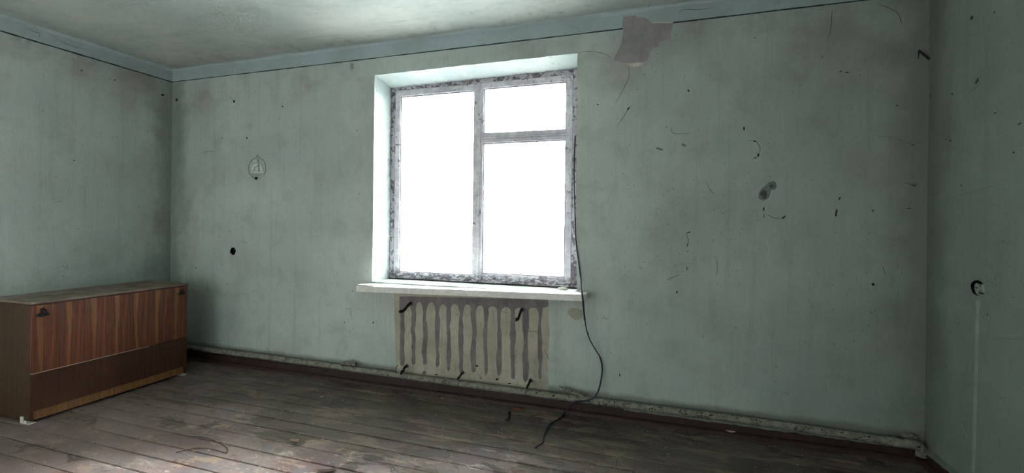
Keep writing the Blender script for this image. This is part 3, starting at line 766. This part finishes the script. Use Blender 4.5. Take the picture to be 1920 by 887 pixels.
# plaster lump and lifted paint on the sill
def lump(name, c, r, mat, label, cat, sq=(1, 1, 1), seed=0, group=None):
    bm = bmesh.new(); bmesh.ops.create_icosphere(bm, subdivisions=2, radius=1)
    for v_ in bm.verts:
        p = v_.co; k = 1+.35*mnoise.noise(p*1.7+Vector((seed, 0, 0))); v_.co = Vector((p.x*sq[0], p.y*sq[1], p.z*sq[2]))*r*k
    zmin = min(v_.co.z for v_ in bm.verts)
    for v_ in bm.verts: v_.co.z -= zmin
    me = bpy.data.meshes.new(name); bm.to_mesh(me); bm.free(); me.materials.append(mat)
    o = link(name, me); o.location = c; return props(o, label, cat, group)
lump('plaster_lump', (3.625, .085, .792), .024, M['flake'], 'white crumb of plaster at right end of the window sill', 'rubble', (1.6, .7, .45), 3)
s_ = MB(); pts = [(2.11, -.115), (2.20, -.118), (2.27, -.10), (2.30, -.03), (2.25, .02), (2.17, -.004), (2.13, -.02)]
def zs(x): return .7855-(.0195)*max(0, (2.95-x)/.85)
v = [(x, y_, zs(x)+.002+(.008 if i in (0, 3) else .0035)) for i, (x, y_) in enumerate(pts)]
s_.slab(v, (0, 0, .0012)); o = s_.obj('paper_scrap', simple('white_flaked_paint', H('e4e2de'), .7, .3, .05))
props(o, 'flat flake of white paint lifted on left end of the window sill', 'paint flake')

# ------------------------------------------------------------------ heating pipe
def pz(x): return .113 + .004*math.sin(x*1.3+.4) - (0.016*max(0, (x-4.7)/.9))
xs = [.03+(RW_-.10-.03)*i/110 for i in range(111)]
pt = [Vector((x, -.046+.0025*mnoise.noise(Vector((x*2, 0, 0))), pz(x)+.0015*mnoise.noise(Vector((x*4, 3, 0))))) for x in xs]
pipe = empty('heating_pipe', (2.8, -.046, .09), 'long chipped whitish heating pipe along foot of window wall above red skirting', 'pipe')
s_ = MB(); s_.tube(pt, [.0215+.0008*mnoise.noise(p*9) for p in pt], 14); s_.obj('pipe_run', M['pipe'], pipe, True)
s_ = MB(); q = pt[-1]; s_.tube(spline([q-Vector((.06, 0, 0)), q, q+Vector((.045, 0, -.004)), q+Vector((.068, .004, -.03)), q+Vector((.07, .008, -.058))], 5), .026, 14)
s_.obj('pipe_elbow', M['pipe'], pipe, True)
# plaster blob at the corner above the elbow
# stub A (left): bent stub with a black open end, stub B (right of the radiator place)
def stub(pts, r_, endmat, name):
    P = spline(pts, 6); s_ = MB(); s_.tube(P, r_, 12, caps=False); o = s_.obj(name, M['pipe'], pipe, True)
    t_ = (P[-1]-P[-2]).normalized()
    s_ = MB(); s_.tube([P[-1]-t_*.012, P[-1]-t_*.010], r_*.98, 12); s_.obj('pipe_bore', endmat, pipe); return o
stub([(1.930, -.046, .125), (1.935, -.052, .143), (1.965, -.058, .1555), (2.02, -.060, .158), (2.066, -.060, .159)], .0145, M['hole'], 'pipe_stub')
stub([(3.805, -.050, .118), (3.775, -.055, .137), (3.735, -.062, .155), (3.69, -.068, .167), (3.638, -.070, .174)], .0125, M['hole'], 'pipe_stub')
for (px, py) in ((859, 717), (985, 735), (743, 694)):
    b_ = BW(px, py, -.068); s_ = MB(); s_.tube(spline([b_+Vector((0, .02, .03)), b_+Vector((0, -.004, .018)), b_+Vector((0, -.006, -.008)), b_+Vector((0, .006, -.026))], 4), .0035, 6)
    s_.obj('pipe_clip', M['pipe'], pipe, True)

# ------------------------------------------------------------------ radiator brackets
def bracket(wx, wz, L_, drop, label, thick=.0135, up=.03, grp=None, lean=0):
    o = empty('radiator_bracket', (wx, 0, wz), label, 'bracket', grp)
    s_ = MB(); P = spline([(wx, .02, wz+.002), (wx, -.03, wz), (wx+lean, -L_*.7, wz-drop), (wx+lean, -L_, wz-drop*.9), (wx+lean, -L_-.008, wz-drop*.9+up)], 6)
    n = len(P); s_.tube(P, [thick*(1-.25*i/n) for i in range(n)], 8, flat=.65); s_.obj('hook', M['rust'], o, True)
    s_ = MB(); s_.tube([(wx, .0, wz+.002), (wx, -.006, wz+.002)], thick*1.25, 7); s_.obj('wall_plug', M['cement'], o)
    return o
bracket(2.500, .640, .150, .034, 'black iron radiator hook at upper left of the striped patch', up=-.006)
bracket(3.363, .652, .130, .040, 'black iron radiator hook at upper right of the striped patch', up=-.012)
bracket(2.470, .170, .075, .020, 'rusty radiator hook just above pipe at lower left of the striped patch', .012, -.02)
p_ = BW(868, 704); bracket(p_.x, .172, .085, .012, 'rusty radiator hook above pipe at middle of the striped patch', .010, -.008)
p_ = BW(995, 722); bracket(p_.x, .176, .090, .010, 'rusty radiator hook above pipe at lower right of the striped patch', .012, -.012)

# nail / bent hook in the right corner
nl = empty('wall_hook', BW(1722, 95), 'bent dark iron hook high in the corner of right wall', 'hook')
a_ = RWp(1743, 111); b_ = BW(1723, 95, -.03); c_ = BW(1722, 113, -.03)
s_ = MB(); s_.tube([a_, b_, b_+(c_-b_)*.8], [.006, .0055, .0025], 7); s_.obj('hook_rod', M['rust'], nl, False)

# ------------------------------------------------------------------ cable
cb = empty('cable', BW(1092, 600, -.02), 'thin dark cable hanging past the sill corner down to the floor', 'cable')
def on_y(px, py, y_): return BW(px, py, y_)
pts = [on_y(1079, 255, .185), on_y(1077, 300, .15), on_y(1077, 350, .11), on_y(1078, 400, .06), on_y(1079.5, 440, .015), on_y(1081, 460, -.008), on_y(1085, 490, -.012), on_y(1089, 520, -.02),
       on_y(1090, 540, -.07), on_y(1092, 556, -.134), on_y(1094, 575, -.130), on_y(1097, 603, -.095), on_y(1103, 630, -.06), on_y(1114, 652, -.035), on_y(1125, 670, -.02), on_y(1129, 690, -.02), on_y(1127, 712, -.03), on_y(1122, 732, -.055),
       on_y(1113, 746, -.082), on_y(1098, 751, -.088), on_y(1082, 753, -.090)]
s_ = MB(); P = spline(pts, 6); s_.tube(P, [.0036 if i < 50 else (.0062 if i < 66 else (.0036 if i < 84 else (.0052 if i < 104 else .0040))) for i in range(len(P))], 7); s_.obj('cable_strand', M['wire'], cb, True)
f_ = lambda px, py, z=.005: FL(px, py, z)
s_ = MB(); s_.tube(spline([pts[-1], on_y(1072, 757, -.088), f_(1056, 776, .02), f_(1045, 787), f_(1031, 795), f_(1024, 806), f_(1020, 818), f_(1019, 828), f_(1012, 834), f_(1004, 839)], 6), .0034, 7); s_.obj('cable_strand', M['wire'], cb, True)
s_ = MB(); s_.tube(spline([pts[-1]+Vector((0, 0, .004)), f_(1062, 770, .03), f_(1052, 784), f_(1040, 790), f_(1030, 799), f_(1022, 815)], 6), .0028, 7); s_.obj('cable_strand', M['wire'], cb, True)
s_ = MB(); s_.tube(spline([f_(1059, 768, .02), f_(1058, 782), f_(1064, 788), f_(1074, 790)], 6), .0026, 7); s_.obj('cable_strand', M['wire'], cb, True)
# second wire runs beside the first from the frame to the sill
s_ = MB(); P = spline([p+Vector((-.003, 0, 0)) for p in pts[:8]], 5); s_.tube(P, .003, 6); s_.obj('cable_strand', M['wire'], cb, True)

# ------------------------------------------------------------------ socket holes
def boxhole(name, c, ax, r1, r2, depth, label):
    o = empty(name, c, label, 'socket'); s_ = MB(); n = 20; rings = []
    for d in (0, depth):
        for i in range(n):
            a = 2*math.pi*i/n
            if ax == 1: s_.v.append(Vector((c[0]+r1*1.02*math.cos(a), d, c[2]+r2*1.02*math.sin(a))))
            else: s_.v.append(Vector((RW_+d, c[1]+r1*1.02*math.cos(a), c[2]+r2*1.02*math.sin(a))))
    s_.f += [(i, (i+1) % n, n+(i+1) % n, n+i) for i in range(n)]+[tuple(range(n, 2*n))]
    s_.obj('box_liner', M['hole'], o, nofix=True); return o
c1 = BW(437, 471)
s1 = boxhole('empty_socket_box', (c1.x, 0, c1.z), 1, .0315, .0335, .045, 'round black empty socket hole in wall under the ship plaque')
s_ = MB(); s_.tube([(c1.x-.02, .03, c1.z-.01), (c1.x, .01, c1.z+.012), (c1.x+.012, .002, c1.z+.018)], .002, 6); s_.obj('wire_end', M['wire'], s1)
s_ = MB(); s_.box(c1.x+.004, c1.x+.014, .006, .012, c1.z+.010, c1.z+.018, .002); s_.obj('plaster_crumb', M['cement'], s1)
s_ = MB(); s_.slab([Vector((c1.x-.038, -.0006, c1.z-.014)), Vector((c1.x-.029, -.0006, c1.z-.018)), Vector((c1.x-.029, -.0006, c1.z+.0)), Vector((c1.x-.037, -.0006, c1.z-.001))], (0, .0004, 0)); s_.obj('paint_chip', M['chip'], s1)

c2 = so
s2 = boxhole('broken_wall_socket', (RW_, c2.y, c2.z), 0, .047, .0355, .05, 'broken round wall socket set in hole on right wall')
sm_ = simple('dirty_socket_ceramic', H('8c938b'), .6, .4, .15, 40)
def disc(cy, cz, x0, x1, ry, rz, name, mat, tilt=0):
    s_ = MB(); n = 22
    for x in (x0, x1):
        for i in range(n):
            a = 2*math.pi*i/n; s_.v.append(Vector((x+tilt*math.cos(a)*ry, cy+ry*math.cos(a), cz+rz*math.sin(a))))
    s_.f += [(i, (i+1) % n, n+(i+1) % n, n+i) for i in range(n)]+[tuple(range(n)), tuple(range(n, 2*n))]
    return s_.obj(name, mat, s2)
disc(c2.y+.019, c2.z-.003, RW_+.007, RW_+.024, .026, .0235, 'socket_insert', sm_, .22)
for k in (-1, 0, 1):
    disc(c2.y+.019+k*.0095, c2.z-.001, RW_+.0062+.22*k*.0095, RW_+.010+.22*k*.0095, .0028, .0022, 'contact_hole', M['hole'])
s_ = MB(); s_.box(RW_+.006, RW_+.03, c2.y-.040, c2.y-.010, c2.z-.018, c2.z+.020, .002); s_.obj('claw_plate', sm_, s2, bevel=.003)
s_ = MB(); s_.tube([(RW_+.01, c2.y-.038, c2.z-.026), (RW_+.006, c2.y+.0, c2.z-.030), (RW_+.01, c2.y+.02, c2.z-.026)], .004, 6); s_.obj('bracket_strip', sm_, s2)

# ------------------------------------------------------------------ ship plaque
def EP(cx, cy, y_=-.004): return BW(440+cx/12.675, 280+cy/12.675, y_)
pq = empty('ship_plaque', EP(530, 470, 0), 'small grey relief plaque of a sailing ship in an oval frame', 'plaque')
rim = spline([EP(*p) for p in ((540,205),(600,215),(660,245),(712,320),(735,430),(722,530),(668,630))], 5) + [EP(590, 690), EP(515, 748), EP(440, 690)] + spline([EP(*p) for p in ((372,630),(338,545),(328,430),(352,335),(400,262),(465,220),(538,205))], 5)
s_ = MB(); s_.tube(rim, .0042, 8); s_.obj('rim', M['plaque'], pq, True)
s_ = MB(); s_.tube([EP(350,600,-.006), EP(372,632,-.007), EP(440,690,-.007), EP(515,748,-.007), EP(590,690,-.007), EP(668,630,-.007), EP(700,560,-.006)], .0034, 8); s_.obj('pointed_base', M['plaque_rim'], pq, True)
s_ = MB(); s_.tube([EP(540+26*math.cos(a), 165+26*math.sin(a)*1.3) for a in [k*math.pi/6 for k in range(13)]], .0028, 6); s_.obj('hanging_loop', M['plaque'], pq, True)
s_ = MB(); s_.tube([EP(540,205), EP(548,240)], .004, 6); s_.tube([EP(556,235), EP(566,380), EP(575,522)], .0032, 6); s_.obj('mast', M['plaque'], pq, True)
for pts in ([(545,330),(480,345),(420,395),(388,470),(440,520),(455,470),(480,410),(548,385)], [(490,440),(548,405),(556,505),(480,508)], [(608,300),(640,400),(690,520),(600,512),(592,420)], [(430,285),(520,250),(540,285),(470,305)]):
    s_ = MB(); s_.slab([EP(*p, -.0075) for p in pts], (0, .0055, 0)); s_.obj('sail', M['plaque_rim'], pq, bevel=.001)
s_ = MB(); s_.slab([EP(*p, -.009) for p in ((385,522),(705,528),(655,568),(440,562))], (0, .008, 0)); props(s_.obj('hull', M['plaque_rim'], pq, bevel=.001))
for yy, a, b in ((590, 365, 695), (618, 375, 680), (642, 400, 650)):
    s_ = MB(); s_.tube(spline([EP(a+(b-a)*k/6, yy+(-5 if k % 2 else 5)) for k in range(7)], 3), .0024, 6); s_.obj('wave', M['plaque'], pq, True)
s_ = MB(); s_.slab([EP(*p, -.006) for p in ((458,688),(508,655),(558,688),(506,722))], (0, .003, 0)); props(s_.obj('diamond', M['hole'], pq), 'black diamond at the tip')
s_ = MB(); s_.slab([EP(*p, -.0025) for p in ((400,650),(640,650),(515,735))], (0, .0015, 0)); s_.obj('base_plate', M['plaque'], pq)

# ------------------------------------------------------------------ cabinet
XC, CY1, CY2, ZT = .658, -.322, -1.262, .738
XB = .205
cab = empty('sideboard', (.43, -.79, 0), 'low brown walnut veneer sideboard with striped front in the left corner', 'sideboard')
s_ = MB(); s_.box(XB, XC+.004, CY2-.004, CY1+.004, ZT-.013, ZT); s_.obj('top_panel', M['top'], cab, bevel=.0015)
s_ = MB(); s_.box(XB, XC+.0045, CY2-.0045, CY1+.0045, ZT-.020, ZT-.0135); props(s_.obj('top_edge', veneer('dark_red_edge', H('321a17'), H('40221d')), cab), 'dark reddish edge under the top')
for y_ in (CY2, CY1-.018):
    s_ = MB(); s_.box(XB+.004, XC-.019, y_, y_+.018, .020, ZT-.0205); s_.obj('side_panel', M['side'], cab, bevel=.001)
s_ = MB(); s_.box(XB+.006, XB+.012, CY2+.02, CY1-.02, .03, ZT-.022); s_.obj('back_panel', M['side'], cab)
flap = MB().box(XC-.018, XC, CY2+.0005, CY1-.0005, .306, ZT-.023).obj('flap_door', M['flap'], cab, bevel=.0012)
MB().box(XC-.018, XC-.0005, CY2+.0005, CY1-.0005, .076, .3025).obj('drawer_front', M['lower'], cab, bevel=.0012)
o = MB().box(XC-.0175, XC+.0005, CY2+.003, CY1-.28, .3028, .3052).obj('edge_strip', M['edge'], cab)
MB().box(XC-.030, XC-.012, CY2+.018, CY1-.020, .020, .0755).obj('plinth', M['plinth'], cab, bevel=.001)
MB().box(XC-.075, XC-.008, CY2+.001, CY2+.0178, .020, .0755).obj('plinth_end', M['lower'], cab, bevel=.001)
MB().box(XC-.075, XC-.008, CY1-.0195, CY1-.001, .020, .0755).obj('plinth_end', M['lower'], cab, bevel=.001)
def foot(y_, sgn):
    s_ = MB(); s_.box(XC-.085, XC-.035, y_-.003*sgn, y_+.022*sgn, .003, .0195); s_.box(XC-.085, XC-.005, y_-.004*sgn, y_+.030*sgn, .0004, .007)
    s_.box(XC-.086, XC-.060, y_-.008*sgn, y_-.0005*sgn, .0004, .042)
    return s_.obj('foot', M['plastic'], cab, bevel=.002)
foot(CY2, 1); foot(CY1, -1)
MB().box(XB+.01, XB+.04, CY2+.002, CY2+.03, .0, .02).obj('foot', M['plastic'], cab); MB().box(XB+.01, XB+.04, CY1-.03, CY1-.002, .0, .02).obj('foot', M['plastic'], cab)
def handle(cy, cz, s=1.0):
    def P(dy, dz, dx): return Vector((XC+dx, cy+dy*s, cz+dz*s))
    m_ = MB()
    m_.slab([P(-.034, -.020, .0005), P(-.030, -.010, .0005), P(-.012, .002, .0005), P(-.012, .022, .0005), P(0, .032, .0005), P(.012, .022, .0005), P(.016, .0, .0005), P(.032, -.012, .0005), P(.034, -.020, .0005), P(0, -.024, .0005)], (.005, 0, 0))
    m_.tube(spline([P(-.030, -.016, .004), P(-.014, -.020, .016), P(.012, -.018, .016), P(.028, -.014, .004)], 5), .0045, 7)
    m_.tube([P(0, .018, .002), P(0, .016, .018), P(0, .004, .020)], [.007, .009, .006], 8)
    o = m_.obj('handle', M['rust'], flap, bevel=0); o.data.transform(Matrix.Translation(-cab.location)); return o
handle(-1.212, .668, .95); handle(-.372, .674, .85)

# ------------------------------------------------------------------ bits on the floor
p_ = f_(951, 790); q_ = BW(956, 776, p_.y)
s_ = MB(); s_.tube([p_+Vector((-.012, 0, .008)), p_+Vector((.006, 0, .008)), p_+Vector((.012, 0, .022)), Vector((p_.x+.014, p_.y, .066))], [.005, .009, .010, .011], 8)
props(s_.obj('iron_peg', M['rust']), 'short black iron peg standing on floor below the striped patch', 'peg')
p_ = f_(970, 765, .008)
s_ = MB(); s_.box(p_.x-.03, p_.x+.03, p_.y-.010, p_.y+.012, .0025, .012, .003); props(s_.obj('brick_chip', M['brickred'], None, bevel=.002), 'reddish brick chip on floor beside the skirting under the window', 'rubble')
tw = [f_(330, 848), f_(352, 843), f_(370, 840), f_(392, 841), f_(410, 845), f_(424, 849), f_(427, 843), f_(421, 836), f_(405, 828), f_(390, 822), f_(375, 819), f_(362, 818)]
s_ = MB(); s_.tube(spline([Vector((a.x, a.y, .004)) for a in tw], 5), .0022, 6); props(s_.obj('wire_loop', M['twig'], None, True), 'thin olive wire bent in a loop on floor before the sideboard', 'wire')
def flake(px, py, w_, h_, ang, z, name, label, mat=None, grp=None, par=None):
    c = FL(px, py, z) if par is None else par
    pts = []
    for i in range(10):
        a = 2*math.pi*i/10; rr = rnd.uniform(.6, 1.1); u = w_/2*rr*math.cos(a); v_ = h_/2*rr*math.sin(a)
        pts.append(Vector((c.x+u*math.cos(ang)-v_*math.sin(ang), c.y+u*math.sin(ang)+v_*math.cos(ang), z+.002+.004*abs(math.cos(a)))))
    s_ = MB(); s_.slab(pts, (0, 0, .0012)); return props(s_.obj(name, mat or M['flake']), label, 'paint flake', grp)
c_ = BW(1369, 803, -.047)
flake(0, 0, .062, .03, .1, .028, 'paint_flake', 'pale curled flake lying on the red skirting right of the cable', par=Vector((c_.x, -.036, .03)))
tanm = simple('tan_paint_scab', H('a38b70'), .8, .2, .15, 30)
flake(553, 827, .075, .04, .2, .002, 'paint_scab', 'oval tan scab of peeled paint on floor in front of the window', tanm)
flake(604, 745.0, .028, .012, .1, .002, 'paint_flake', 'bright white flake on dark floor left of the striped patch')
flake(643, 752, .022, .010, .4, .002, 'paint_flake', 'small grey flake right of the bright white one on dark floor', simple('grey_flake', H('99948a'), .8, .2))
flake(829, 748, .018, .008, .0, .002, 'paint_flake', 'tiny white flake on floor below middle radiator hook')
flake(612, 884, .10, .035, .3, .002, 'paint_peel', 'dark curled paint peel on floor at bottom edge below the window', simple('dark_peel', H('4b3a30'), .7, .3))
s_ = MB()
def fleck(x, y_, r_):
    a0 = rnd.uniform(0, 6.3); k = 5
    s_.slab([Vector((x+r_*rnd.uniform(.5, 1.2)*math.cos(a0+i*2*math.pi/k), y_+.7*r_*rnd.uniform(.5, 1.2)*math.sin(a0+i*2*math.pi/k), .0022)) for i in range(k)], (0, 0, .0012))
for _ in range(520):
    px = rnd.uniform(60, 1700); py = rnd.uniform(720, 886); p_ = FL(px, py)
    if p_.y > -.06 or p_.x > 5.5 or (p_.x < .70 and p_.y > -1.3): continue
    fleck(p_.x, p_.y, rnd.choice((.0014, .0018, .0022, .003, .0045)))
for _ in range(200):
    fleck(rnd.uniform(1, 5.4), -.05-abs(rnd.gauss(0, .06)), rnd.choice((.0015, .002, .003)))
props(s_.obj('paint_crumbs', M['flake']), 'white paint crumbs scattered over the worn floorboards', 'debris', kind='stuff')
# plaster bulge over the pipe elbow in the corner
lump('plaster_bulge', (RW_-.075, -.022, .118), .020, M['pipe'], 'lump of painted plaster over pipe end in right corner', 'rubble', (1.9, .8, .8), 9)
